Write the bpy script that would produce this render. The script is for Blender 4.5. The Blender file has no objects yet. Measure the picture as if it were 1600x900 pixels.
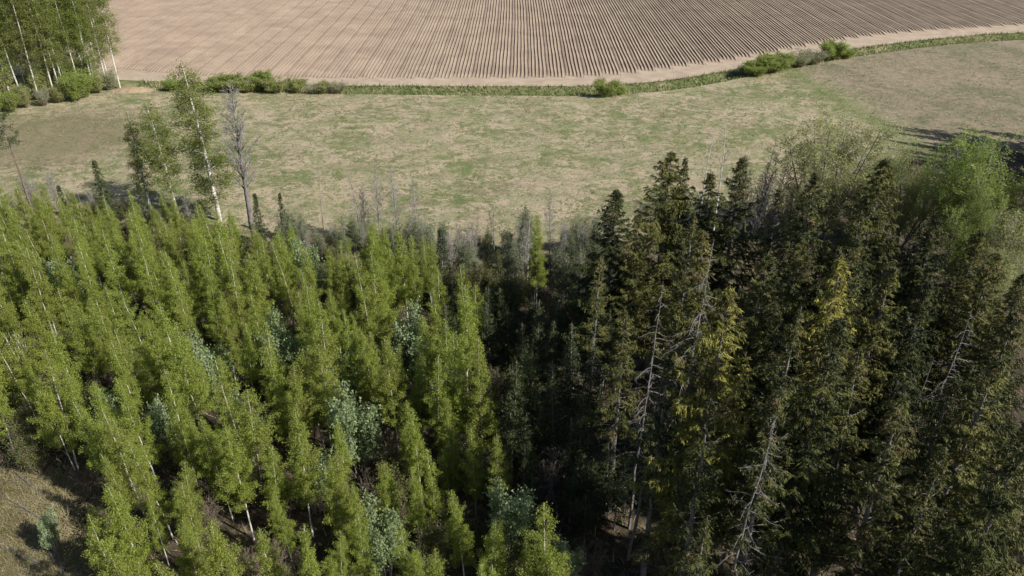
import bpy, math, random
import numpy as np
from mathutils import Vector

random.seed(7)
scn = bpy.context.scene
COL = scn.collection
R = math.radians

# ------------------------------------------------------------------ camera
CAM_H = 44.0
FPX = 1200.0            # focal length in pixels of the 1600 px wide photograph
PITCH = R(31.0)
cam_d = bpy.data.cameras.new('camera')
cam = bpy.data.objects.new('camera', cam_d)
COL.objects.link(cam)
cam.location = (0, 0, CAM_H)
cam.rotation_euler = (R(90) - PITCH, 0, 0)
cam_d.sensor_width = 36.0
cam_d.lens = 36.0 * FPX / 1600.0
cam_d.clip_start = 0.5
cam_d.clip_end = 3000
scn.camera = cam

# ------------------------------------------------------------------ sky and sun
world = bpy.data.worlds.new("World")
scn.world = world
world.use_nodes = True
wn = world.node_tree
bg = wn.nodes['Background']
sky = wn.nodes.new('ShaderNodeTexSky')
sky.sky_type = 'NISHITA'
sky.sun_disc = False
SUN_EL, SUN_AZ = 38.0, 119.0
sky.sun_elevation = R(SUN_EL)
sky.sun_rotation = R(SUN_AZ)
wn.links.new(sky.outputs[0], bg.inputs[0])
bg.inputs[1].default_value = 0.055
sd = bpy.data.lights.new('sun', 'SUN')
sun = bpy.data.objects.new('sun', sd)
COL.objects.link(sun)
sd.energy = 4.5
sd.angle = R(0.5)
sd.color = (1.0, 0.95, 0.87)
dvec = Vector((math.sin(R(SUN_AZ)) * math.cos(R(SUN_EL)), math.cos(R(SUN_AZ)) * math.cos(R(SUN_EL)), math.sin(R(SUN_EL))))
sun.rotation_euler = dvec.to_track_quat('Z', 'Y').to_euler()
sun.location = (60, -20, 90)

scn.view_settings.view_transform = 'Standard'
scn.view_settings.look = 'None'
scn.view_settings.exposure = 0.45
scn.view_settings.gamma = 1.0
scn.cycles.max_bounces = 5
scn.cycles.diffuse_bounces = 2
scn.cycles.transmission_bounces = 3
scn.cycles.glossy_bounces = 1

# ------------------------------------------------------------------ photograph geometry -> ground places
CP, SP = math.cos(PITCH), math.sin(PITCH)

def at(px, py, z=0.0):
    """Point of height z that the photograph shows at pixel (px, py)."""
    a, b = (px - 800.0) / FPX, (450.0 - py) / FPX
    d = (a, CP + b * SP, -SP + b * CP)
    t = (z - CAM_H) / d[2]
    return (a * t, d[1] * t)

def px_of(x, y, z):
    zc = y * CP + (CAM_H - z) * SP
    yc = -(CAM_H - z) * CP + y * SP
    if zc <= 0.1: return (-9999, -9999)
    return (800 + FPX * x / zc, 450 - FPX * yc / zc)

# ------------------------------------------------------------------ mesh builder
class Geo:
    def __init__(s):
        s.v, s.f, s.m, s.n = [], [], [], 0
    def add(s, v, f, m=0):
        v = np.asarray(v, dtype=np.float32).reshape(-1, 3)
        f = np.asarray(f, dtype=np.int32).reshape(-1, 3)
        s.v.append(v); s.f.append(f + s.n); s.m.append(np.full(len(f), m, np.int32)); s.n += len(v)
    def tube(s, pts, rad, n=5, m=0):
        pts = np.asarray(pts, float); k = len(pts); rad = np.asarray(rad, float)
        t = np.gradient(pts, axis=0); t /= np.linalg.norm(t, axis=1)[:, None] + 1e-9
        ref = np.where(np.abs(t[:, 2:3]) > .9, np.array([[1., 0, 0]]), np.array([[0, 0, 1.]]))
        u = np.cross(t, ref); u /= np.linalg.norm(u, axis=1)[:, None] + 1e-9
        w = np.cross(t, u)
        a = np.arange(n) * 2 * math.pi / n
        v = pts[:, None] + rad[:, None, None] * (np.cos(a)[None, :, None] * u[:, None] + np.sin(a)[None, :, None] * w[:, None])
        f = []
        for i in range(k - 1):
            for j in range(n):
                p, q = i * n + j, i * n + (j + 1) % n
                f += [(p, q, q + n), (p, q + n, p + n)]
        s.add(v.reshape(-1, 3), f, m)
    def segs(s, P0, P1, r0, r1, m=0, n=3):
        P0 = np.asarray(P0, float); P1 = np.asarray(P1, float); k = len(P0)
        if k == 0: return
        r0 = np.broadcast_to(r0, (k,)); r1 = np.broadcast_to(r1, (k,))
        t = P1 - P0; t = t / (np.linalg.norm(t, axis=1)[:, None] + 1e-9)
        ref = np.where(np.abs(t[:, 2:3]) > .9, np.array([[1., 0, 0]]), np.array([[0, 0, 1.]]))
        u = np.cross(t, ref); u /= np.linalg.norm(u, axis=1)[:, None] + 1e-9
        w = np.cross(t, u)
        a = np.arange(n) * 2 * math.pi / n
        c = np.cos(a)[None, :, None] * u[:, None] + np.sin(a)[None, :, None] * w[:, None]
        v = np.concatenate([P0[:, None] + r0[:, None, None] * c, P1[:, None] + r1[:, None, None] * c], 1)
        base = (np.arange(k) * 2 * n)[:, None, None]
        f = []
        for j in range(n):
            q = (j + 1) % n
            f += [(j, q, q + n), (j, q + n, j + n)]
        s.add(v.reshape(-1, 3), (base + np.array(f)[None]).reshape(-1, 3), m)
    def tris(s, C, size, rng, m=0, D=None, aspect=1.0, updown=0.0):
        """Loose small leaf faces: triangles centred at C, long axis D (or any)."""
        k = len(C)
        if k == 0: return
        C = np.asarray(C, float)
        size = np.broadcast_to(size, (k,))[:, None]
        if D is None: D = rng.normal(size=(k, 3))
        D = D / (np.linalg.norm(D, axis=1)[:, None] + 1e-9)
        Q = rng.normal(size=(k, 3)); Q[:, 2] *= (1 - updown)
        Q -= (Q * D).sum(1)[:, None] * D
        Q /= np.linalg.norm(Q, axis=1)[:, None] + 1e-9
        w = size * aspect
        v = np.stack([C - D * size * .5 + Q * w * .5, C - D * size * .5 - Q * w * .5, C + D * size * .5], 1)
        s.add(v.reshape(-1, 3), np.arange(3 * k).reshape(-1, 3), m)
    def mesh(s, name, mats, smooth=False):
        v = np.concatenate(s.v); f = np.concatenate(s.f); mi = np.concatenate(s.m)
        me = bpy.data.meshes.new(name)
        me.vertices.add(len(v)); me.vertices.foreach_set('co', v.ravel())
        me.loops.add(len(f) * 3); me.loops.foreach_set('vertex_index', f.ravel())
        me.polygons.add(len(f))
        me.polygons.foreach_set('loop_start', np.arange(len(f), dtype=np.int32) * 3)
        me.polygons.foreach_set('loop_total', np.full(len(f), 3, np.int32))
        for q in mats: me.materials.append(q)
        me.polygons.foreach_set('material_index', mi)
        me.polygons.foreach_set('use_smooth', np.full(len(f), smooth))
        me.update(); me.validate()
        return me

def link(name, data, parent=None, kind=None, label=None, cat=None, group=None):
    o = bpy.data.objects.new(name, data)
    COL.objects.link(o)
    if parent is not None: o.parent = parent
    if kind: o['kind'] = kind
    if label: o['label'] = label
    if cat: o['category'] = cat
    if group: o['group'] = group
    return o

# ------------------------------------------------------------------ materials
def mat(name, rough=0.8):
    m = bpy.data.materials.new(name); m.use_nodes = True
    nt = m.node_tree; b = nt.nodes['Principled BSDF']
    b.inputs['Roughness'].default_value = rough
    b.inputs['Specular IOR Level'].default_value = 0.25
    return m, nt, b

def N(nt, t, **kw):
    n = nt.nodes.new(t)
    for k, v in kw.items(): setattr(n, k, v)
    return n

def ramp(nt, src, stops):
    r = N(nt, 'ShaderNodeValToRGB')
    e = r.color_ramp.elements
    while len(e) < len(stops): e.new(0.5)
    for q, (p, c) in zip(e, stops):
        q.position = p; q.color = (*c, 1)
    nt.links.new(src, r.inputs[0])
    return r.outputs[0]

def noise(nt, scale, detail=4, rough=.6, coord='Object', vscale=None, dist=0.0):
    tc = N(nt, 'ShaderNodeTexCoord')
    n = N(nt, 'ShaderNodeTexNoise')
    n.inputs['Scale'].default_value = scale; n.inputs['Detail'].default_value = detail
    n.inputs['Roughness'].default_value = rough; n.inputs['Distortion'].default_value = dist
    src = tc.outputs[coord]
    if vscale:
        mp = N(nt, 'ShaderNodeMapping'); mp.inputs['Scale'].default_value = vscale
        nt.links.new(src, mp.inputs[0]); src = mp.outputs[0]
    nt.links.new(src, n.inputs['Vector'])
    return n.outputs['Fac']

def mixc(nt, fac, a, b):
    x = N(nt, 'ShaderNodeMix', data_type='RGBA')
    for s, v in ((x.inputs[0], fac), (x.inputs[6], a), (x.inputs[7], b)):
        if hasattr(v, 'is_linked') or isinstance(v, bpy.types.NodeSocket): nt.links.new(v, s)
        else: s.default_value = v if isinstance(v, float) else (*v, 1)
    return x.outputs[2]

def leaf_mat(name, cols, trans=0.35, patch=0.9, rough=.6):
    """cols: three leaf colours; mixes per leaf clump and per tree."""
    m, nt, b = mat(name, rough)
    f = noise(nt, patch, 3, .7)
    oi = N(nt, 'ShaderNodeObjectInfo')
    ad = N(nt, 'ShaderNodeMath', operation='MULTIPLY_ADD')
    nt.links.new(oi.outputs['Random'], ad.inputs[0]); ad.inputs[1].default_value = 0.24; ad.inputs[2].default_value = -0.12
    ad2 = N(nt, 'ShaderNodeMath', operation='ADD'); nt.links.new(f, ad2.inputs[0]); nt.links.new(ad.outputs[0], ad2.inputs[1])
    c = ramp(nt, ad2.outputs[0], [(.28, cols[0]), (.5, cols[1]), (.72, cols[2])])
    fine = noise(nt, 9, 1, .5)
    c2 = N(nt, 'ShaderNodeHueSaturation')
    mr = N(nt, 'ShaderNodeMapRange'); mr.inputs[1].default_value = .3; mr.inputs[2].default_value = .7
    mr.inputs[3].default_value = .65; mr.inputs[4].default_value = 1.4
    nt.links.new(fine, mr.inputs[0]); nt.links.new(mr.outputs[0], c2.inputs['Value']); nt.links.new(c, c2.inputs['Color'])
    nt.links.new(c2.outputs[0], b.inputs['Base Color'])
    if trans > 0:
        tl = N(nt, 'ShaderNodeBsdfTranslucent'); nt.links.new(c2.outputs[0], tl.inputs[0])
        ms = N(nt, 'ShaderNodeMixShader'); ms.inputs[0].default_value = trans
        nt.links.new(b.outputs[0], ms.inputs[1]); nt.links.new(tl.outputs[0], ms.inputs[2])
        nt.links.new(ms.outputs[0], nt.nodes['Material Output'].inputs[0])
    return m

def bark_mat(name, a, b_, scale=6, vs=(1, 1, .35)):
    m, nt, b = mat(name, .85)
    f = noise(nt, scale, 5, .7, vscale=vs)
    nt.links.new(ramp(nt, f, [(.35, a), (.62, b_)]), b.inputs['Base Color'])
    bp = N(nt, 'ShaderNodeBump'); bp.inputs['Strength'].default_value = .6; bp.inputs['Distance'].default_value = .03
    nt.links.new(f, bp.inputs['Height']); nt.links.new(bp.outputs[0], b.inputs['Normal'])
    return m

def birch_bark():
    m, nt, b = mat('birch_bark', .6)
    f = noise(nt, 2.2, 5, .75, vscale=(1, 1, 2.6))
    nt.links.new(ramp(nt, f, [(.36, (.05, .045, .04)), (.44, (.55, .53, .48)), (.7, (.78, .76, .70))]), b.inputs['Base Color'])
    return m

M_BIRCH = birch_bark()
M_TWIG = bark_mat('brown_twig', (.11, .085, .062), (.23, .185, .145))
M_GREY = bark_mat('grey_bark', (.16, .15, .14), (.38, .36, .33))
M_GREYTWIG = bark_mat('grey_twig', (.20, .185, .17), (.36, .34, .31))
M_DEAD = bark_mat('dead_wood', (.10, .094, .09), (.27, .255, .245))
M_PINE = bark_mat('pine_bark', (.12, .09, .075), (.25, .19, .155))
M_SPRBARK = bark_mat('spruce_bark', (.11, .10, .10), (.27, .25, .24))
M_LIME = leaf_mat('birch_leaf', [(.31, .335, .08), (.33, .395, .075), (.36, .445, .09)], .52)
M_LIMED = leaf_mat('mature_birch_leaf', [(.21, .23, .07), (.23, .28, .065), (.25, .33, .07)], .5)
M_OLIVE = leaf_mat('aspen_leaf', [(.33, .33, .15), (.35, .38, .13), (.35, .43, .11)], .5)
M_WILLOW = leaf_mat('willow_leaf', [(.18, .24, .10), (.27, .345, .17), (.38, .46, .27)], .35)
M_SPRUCE = leaf_mat('spruce_needle', [(.024, .036, .013), (.088, .098, .026), (.200, .190, .050)], .10, patch=.6)
M_SPRLIT = leaf_mat('spruce_needle_sunlit', [(.09, .10, .025), (.27, .255, .055), (.44, .39, .09)], .15, patch=.8)  # brighter copy of the spruce needles, sunlight put into the colour
M_SPRUCEB = leaf_mat('spruce_needle_brown', [(.075, .07, .03), (.14, .115, .045), (.20, .16, .065)], .08, patch=.8)
M_GREEN = leaf_mat('small_spruce_needle', [(.03, .05, .018), (.05, .075, .022), (.085, .10, .025)], .08)
M_FRESH = leaf_mat('fresh_aspen_leaf', [(.27, .30, .09), (.29, .36, .085), (.30, .41, .085)], .5)
M_SAGE = leaf_mat('sage_leaf', [(.16, .19, .09), (.20, .24, .11), (.25, .30, .14)], .4)
M_SHADED = leaf_mat('shade_dark_leaf', [(.04, .06, .018), (.06, .08, .025), (.085, .11, .03)], .3)  # leaf colour darkened to stand for the shade of the gap
M_SHRUB = leaf_mat('shrub_leaf', [(.10, .13, .03), (.13, .17, .035), (.17, .20, .05)], .3)

# ------------------------------------------------------------------ terrain
def terr(x, y):
    x = np.asarray(x, float); y = np.asarray(y, float)
    return .14 * np.sin(x * .11 + 1) * np.sin(y * .09) + .07 * np.sin(x * .31 + y * .23)

def curve_fn(pts):
    w = sorted(at(*p) for p in pts)
    xs = np.array([p[0] for p in w]); ys = np.array([p[1] for p in w])
    def f(x):
        x = np.asarray(x, float)
        y = np.interp(x, xs, ys)
        s0 = (ys[1] - ys[0]) / (xs[1] - xs[0]); s1 = (ys[-1] - ys[-2]) / (xs[-1] - xs[-2])
        y = np.where(x < xs[0], ys[0] + (x - xs[0]) * s0 * .5, y)
        return np.where(x > xs[-1], ys[-1] + (x - xs[-1]) * s1, y)
    return f

def smooth_fn(f, w=6.0):
    o = np.linspace(-w, w, 7)
    return lambda x: np.mean([f(np.asarray(x, float) + q) for q in o], axis=0)

ditch_near = smooth_fn(curve_fn([(100, 144), (200, 140), (330, 141), (540, 147), (740, 149), (930, 150), (1050, 142), (1150, 124), (1250, 103), (1340, 88), (1440, 74), (1520, 66), (1600, 62)]))
ditch_far = smooth_fn(curve_fn([(100, 120), (200, 126), (330, 130), (540, 134), (740, 135), (930, 135), (1050, 126), (1150, 108), (1250, 88), (1340, 75), (1440, 63), (1520, 55), (1600, 51)]))
rows_near = smooth_fn(curve_fn([(100, 98), (200, 107), (330, 118), (540, 121), (740, 121), (930, 119), (1000, 112), (1080, 101), (1150, 92), (1250, 72), (1340, 57), (1440, 47), (1520, 43), (1600, 38)]))
forest_edge = smooth_fn(curve_fn([(-200, 300), (0, 330), (200, 350), (400, 375), (600, 388), (800, 398), (950, 400), (1100, 370), (1250, 300), (1400, 245), (1600, 225)]), 3)

def sheet(name, xs, lo, hi, nv, zfn, material, kind='structure', parent=None, power=1.0):
    """Grid between the curves lo(x) and hi(x)."""
    X = np.repeat(xs[:, None], nv + 1, 1)
    t = np.linspace(0, 1, nv + 1)[None] ** power
    Y = lo(xs)[:, None] * (1 - t) + hi(xs)[:, None] * t
    Z = zfn(X, Y, t)
    v = np.stack([X, Y, Z], -1).reshape(-1, 3)
    nx = len(xs)
    i = np.arange(nx - 1)[:, None] * (nv + 1) + np.arange(nv)[None]
    a, b, c, d = i, i + nv + 1, i + nv + 2, i + 1
    f = np.concatenate([np.stack([a, b, c], -1).reshape(-1, 3), np.stack([a, c, d], -1).reshape(-1, 3)])
    g = Geo(); g.add(v, f)
    return link(name, g.mesh(name, [material], True), parent, kind)

rng = np.random.default_rng(11)

# ground materials
def meadow_mat():
    m, nt, b = mat('dry_meadow', .95)
    big = noise(nt, .08, 5, .6, dist=.6)
    mid = noise(nt, .50, 6, .75, vscale=(1, 1.15, 1), dist=.8)
    fine = noise(nt, 1.3, 7, .85, vscale=(1, 1.25, 1), dist=1.2)
    s1 = N(nt, 'ShaderNodeMath', operation='MULTIPLY_ADD'); nt.links.new(big, s1.inputs[0]); s1.inputs[1].default_value = .6; nt.links.new(mid, s1.inputs[2])
    s2 = N(nt, 'ShaderNodeMath', operation='MULTIPLY_ADD'); nt.links.new(fine, s2.inputs[0]); s2.inputs[1].default_value = 1.1; nt.links.new(s1.outputs[0], s2.inputs[2])
    s3 = N(nt, 'ShaderNodeMath', operation='DIVIDE'); nt.links.new(s2.outputs[0], s3.inputs[0]); s3.inputs[1].default_value = 2.7
    c = ramp(nt, s3.outputs[0], [(.41, (.12, .17, .06)), (.46, (.19, .21, .09)), (.49, (.29, .245, .155)), (.52, (.56, .475, .33)), (.555, (.36, .285, .20)), (.62, (.25, .19, .15))])
    gn = noise(nt, .17, 6, .7, vscale=(1, 1.1, 1), dist=1.0)
    gm = N(nt, 'ShaderNodeMapRange'); gm.inputs[1].default_value = .44; gm.inputs[2].default_value = .57; gm.inputs[4].default_value = .75; nt.links.new(gn, gm.inputs[0])
    fm = N(nt, 'ShaderNodeMapRange'); fm.inputs[1].default_value = .35; fm.inputs[2].default_value = .6; nt.links.new(fine, fm.inputs[0])
    gg = N(nt, 'ShaderNodeMath', operation='MULTIPLY'); nt.links.new(gm.outputs[0], gg.inputs[0]); nt.links.new(fm.outputs[0], gg.inputs[1])
    c = mixc(nt, gg.outputs[0], c, (.15, .20, .07))
    pn = noise(nt, .21, 4, .65, vscale=(.7, 1.5, 1.7), dist=1.0)
    pm = N(nt, 'ShaderNodeMapRange'); pm.inputs[1].default_value = .52; pm.inputs[2].default_value = .68; pm.inputs[4].default_value = .45; nt.links.new(pn, pm.inputs[0])
    c = mixc(nt, pm.outputs[0], c, (.25, .185, .14))
    # trodden olive-brown ground before the birch grove
    wx, wy = at(85, 215)
    vd = N(nt, 'ShaderNodeVectorMath', operation='MULTIPLY_ADD'); g0 = N(nt, 'ShaderNodeNewGeometry'); nt.links.new(g0.outputs['Position'], vd.inputs[0])
    vd.inputs[1].default_value = (1 / 17, 1 / 15, 0); vd.inputs[2].default_value = (-wx / 17, -wy / 15, 0)
    vl = N(nt, 'ShaderNodeVectorMath', operation='LENGTH'); nt.links.new(vd.outputs[0], vl.inputs[0])
    va = N(nt, 'ShaderNodeMath', operation='MULTIPLY_ADD'); nt.links.new(mid, va.inputs[0]); va.inputs[1].default_value = 1.4; nt.links.new(vl.outputs['Value'], va.inputs[2])
    vm = N(nt, 'ShaderNodeMapRange'); vm.inputs[1].default_value = 1.9; vm.inputs[2].default_value = 1.35; vm.inputs[4].default_value = .7; nt.links.new(va.outputs[0], vm.inputs[0])
    c = mixc(nt, vm.outputs[0], c, (.19, .165, .095))
    # brown fallow ground of the right-hand plot beyond the green balk
    geo = N(nt, 'ShaderNodeNewGeometry'); sx = N(nt, 'ShaderNodeSeparateXYZ'); nt.links.new(geo.outputs['Position'], sx.inputs[0])
    p0, p1 = at(1235, 112), at(1345, 175)
    dx, dy = p1[0] - p0[0], p1[1] - p0[1]; L = math.hypot(dx, dy); nx, ny = -dy / L, dx / L
    if nx < 0: nx, ny = -nx, -ny
    a = N(nt, 'ShaderNodeMath', operation='MULTIPLY_ADD'); nt.links.new(sx.outputs[0], a.inputs[0]); a.inputs[1].default_value = nx; a.inputs[2].default_value = -(nx * p0[0] + ny * p0[1])
    a2 = N(nt, 'ShaderNodeMath', operation='MULTIPLY_ADD'); nt.links.new(sx.outputs[1], a2.inputs[0]); a2.inputs[1].default_value = ny; nt.links.new(a.outputs[0], a2.inputs[2])
    a3 = N(nt, 'ShaderNodeMath', operation='MULTIPLY_ADD'); nt.links.new(fine, a3.inputs[0]); a3.inputs[1].default_value = 16; nt.links.new(a2.outputs[0], a3.inputs[2])
    mr = N(nt, 'ShaderNodeMapRange'); mr.inputs[1].default_value = 3.0; mr.inputs[2].default_value = 16.0; nt.links.new(a3.outputs[0], mr.inputs[0])
    brown = ramp(nt, s3.outputs[0], [(.42, (.14, .16, .075)), (.47, (.19, .18, .105)), (.52, (.29, .24, .17)), (.60, (.37, .30, .215))])
    c = mixc(nt, mr.outputs[0], c, brown)
    # green balk between the plots
    ab = N(nt, 'ShaderNodeMath', operation='ABSOLUTE'); sb = N(nt, 'ShaderNodeMath', operation='ADD'); sb.inputs[1].default_value = -8.0
    nt.links.new(a3.outputs[0], sb.inputs[0]); nt.links.new(sb.outputs[0], ab.inputs[0])
    mr2 = N(nt, 'ShaderNodeMapRange'); mr2.inputs[1].default_value = 3.2; mr2.inputs[2].default_value = 1.0; mr2.inputs[4].default_value = .55
    nt.links.new(ab.outputs[0], mr2.inputs[0])
    c = mixc(nt, mr2.outputs[0], c, (.15, .20, .06))
    nt.links.new(c, b.inputs['Base Color'])
    bp = N(nt, 'ShaderNodeBump'); bp.inputs['Strength'].default_value = .8; bp.inputs['Distance'].default_value = .25
    nt.links.new(fine, bp.inputs['Height']); nt.links.new(bp.outputs[0], b.inputs['Normal'])
    return m

def simple_ground(name, stops, sc=.5, bump=.2, vs=None):
    m, nt, b = mat(name, .95)
    f = noise(nt, sc, 8, .72, vscale=vs, dist=.5)
    nt.links.new(ramp(nt, f, stops), b.inputs['Base Color'])
    bp = N(nt, 'ShaderNodeBump'); bp.inputs['Strength'].default_value = .8; bp.inputs['Distance'].default_value = bump
    nt.links.new(f, bp.inputs['Height']); nt.links.new(bp.outputs[0], b.inputs['Normal'])
    return m

M_MEADOW = meadow_mat()
M_SOIL = simple_ground('dry_soil', [(.3, (.34, .265, .20)), (.5, (.43, .345, .26)), (.7, (.52, .42, .325))], .3, .05)
M_RIDGE = simple_ground('ridged_soil', [(.3, (.36, .285, .21)), (.5, (.44, .355, .26)), (.7, (.52, .425, .31))], .12, .05)
M_FLANK = simple_ground('shaded_ridge_flank', [(.3, (.19, .14, .11)), (.5, (.26, .195, .15)), (.7, (.34, .26, .20))], .12, .05)  # flanks coloured darker so the furrow shade shows as lines
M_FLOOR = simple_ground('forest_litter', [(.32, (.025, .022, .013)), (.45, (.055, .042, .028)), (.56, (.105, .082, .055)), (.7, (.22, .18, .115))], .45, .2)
M_DITCH = simple_ground('ditch_grass', [(.3, (.06, .085, .03)), (.5, (.13, .15, .055)), (.7, (.28, .25, .14))], .35, .2)
M_STRAW = leaf_mat('straw', [(.20, .17, .09), (.33, .28, .16), (.42, .36, .23)], .15, patch=.25)
M_GRASS = leaf_mat('grass_blade', [(.10, .14, .04), (.13, .18, .05), (.18, .21, .08)], .25, patch=.3)

# wide ground to the horizon, forest floor
g = Geo()
xs = np.linspace(-1500, 1500, 4); ys = np.linspace(-400, 2500, 4)
sheet('ground', np.linspace(-1500, 1500, 31), lambda x: np.full_like(x, -300.), lambda x: np.full_like(x, 2600.), 30, lambda X, Y, t: np.full_like(X, -1.6), M_SOIL)
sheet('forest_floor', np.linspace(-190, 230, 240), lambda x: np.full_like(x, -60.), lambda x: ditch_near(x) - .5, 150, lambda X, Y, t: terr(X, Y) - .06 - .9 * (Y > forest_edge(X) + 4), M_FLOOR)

def meadow_lo(x): return forest_edge(x) - 2 + 1.6 * np.sin(x * .45) + 1.2 * np.sin(x * 1.13 + 1) + .7 * np.sin(x * 2.7)
sheet('meadow', np.linspace(-170, 220, 420), meadow_lo, ditch_near, 110, lambda X, Y, t: terr(X, Y) * (1 - t ** 6), M_MEADOW)
sheet('ditch', np.linspace(-170, 220, 300), ditch_near, ditch_far, 10, lambda X, Y, t: -.9 * np.sin(np.clip(t * 1.15, 0, 1) * math.pi) + 0 * X, M_DITCH)
field = sheet('field', np.linspace(-220, 300, 260), ditch_far, lambda x: np.maximum(ditch_far(x) + 60, 520.) + 0 * x, 60, lambda X, Y, t: .03 + 0 * X, M_SOIL, power=1.6)

# potato ridges, one long low bank after another, drawn straight away from the ditch
g = Geo()
SPC = .77
k0, k1 = int(-190 / SPC), int(300 / SPC)
gr_end = {}
rr = random.Random(3)
for k in range(k0, k1):
    x0 = k * SPC
    grp = k // 5
    ye = float(rows_near(np.array([grp * 5 * SPC + 1.9]))[0]) + (k % 5) * -.25 + rr.uniform(-.25, .25)
    y1 = 430.0
    ny = 26
    Y = ye + (y1 - ye) * np.linspace(0, 1, ny) ** 1.5
    Xc = x0 + .35 * np.sin(Y * .035 + x0 * .01) + .05 * np.sin(Y * .3 + k)
    hgt = np.full(ny, .25) * (1 + .1 * np.sin(Y * .9 + k * 1.7)); hgt[0] = .02
    w = SPC * .5
    prof = [(-w, 0), (-w * .36, 1), (w * .36, 1), (w, 0)]
    if k % 5 == 0: prof = [(-w, 0), (-w * .25, .72), (w * .3, .95), (w, 0)]
    v = np.stack([np.stack([Xc + px, Y, .035 + hgt * h], -1) for px, h in prof], 1)  # ny,4,3
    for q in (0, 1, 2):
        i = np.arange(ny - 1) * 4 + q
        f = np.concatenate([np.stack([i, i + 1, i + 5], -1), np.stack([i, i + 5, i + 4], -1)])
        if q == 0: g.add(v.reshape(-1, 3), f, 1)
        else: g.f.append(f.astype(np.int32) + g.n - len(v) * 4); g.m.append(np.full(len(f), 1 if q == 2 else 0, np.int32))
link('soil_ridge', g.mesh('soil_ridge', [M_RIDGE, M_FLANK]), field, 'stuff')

# ------------------------------------------------------------------ tufts and litter (nobody could count them)
def scatter_blades(name, X, Y, z, ln, wd, lean, materials, mi, label, cat):
    k = len(X); g = Geo()
    a = rng.uniform(0, 2 * math.pi, k)
    D = np.stack([np.cos(a) * lean, np.sin(a) * lean, rng.uniform(.25, 1, k)], -1)
    D /= np.linalg.norm(D, axis=1)[:, None]
    S = np.stack([-np.sin(a), np.cos(a), 0 * a], -1)
    B = np.stack([X, Y, z], -1)
    v = np.stack([B - S * wd[:, None] / 2, B + S * wd[:, None] / 2, B + D * ln[:, None]], 1)
    for q in range(len(materials)):
        s = mi == q
        if s.any(): g.add(v[s].reshape(-1, 3), np.arange(3 * s.sum()).reshape(-1, 3), q)
    return link(name, g.mesh(name, materials), None, 'stuff', label, cat)

n = 110000
X = rng.uniform(-110, 150, n); Y = rng.uniform(60, 210, n)
ok = (Y > meadow_lo(X) - 3) & (Y < ditch_near(X) - .3)
X, Y = X[ok], Y[ok]
cl = np.sin(X * .5 + 2 * np.sin(Y * .31)) * np.sin(Y * .7 + 2 * np.sin(X * .23)) + rng.normal(0, .5, len(X))
scatter_blades('meadow_grass', X, Y, terr(X, Y) - .02, rng.uniform(.2, .6, len(X)), rng.uniform(.06, .22, len(X)), 1.5,
               [M_STRAW, M_GRASS], (cl < -.15).astype(int), 'flattened dry straw and young green grass tufts over the meadow', 'grass')
n = 16000
X = rng.uniform(-75, 200, n); t = rng.uniform(-.05, 1.02, n)
Y = ditch_near(X) * (1 - t) + ditch_far(X) * t
zz = -.9 * np.sin(np.clip(t * 1.15, 0, 1) * math.pi)
scatter_blades('ditch_grass', X, Y, zz, rng.uniform(.4, .95, n), rng.uniform(.08, .25, n), .5,
               [M_GRASS, M_STRAW], ((rng.uniform(0, 1, n) + .25 * np.sin(X * .21) + .2 * np.sin(X * .83)) < .36).astype(int), 'green grass strip growing in the ditch beside the ploughed field', 'grass')

# ------------------------------------------------------------------ tree generators
UP = np.array([0, 0, 1.])

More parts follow.
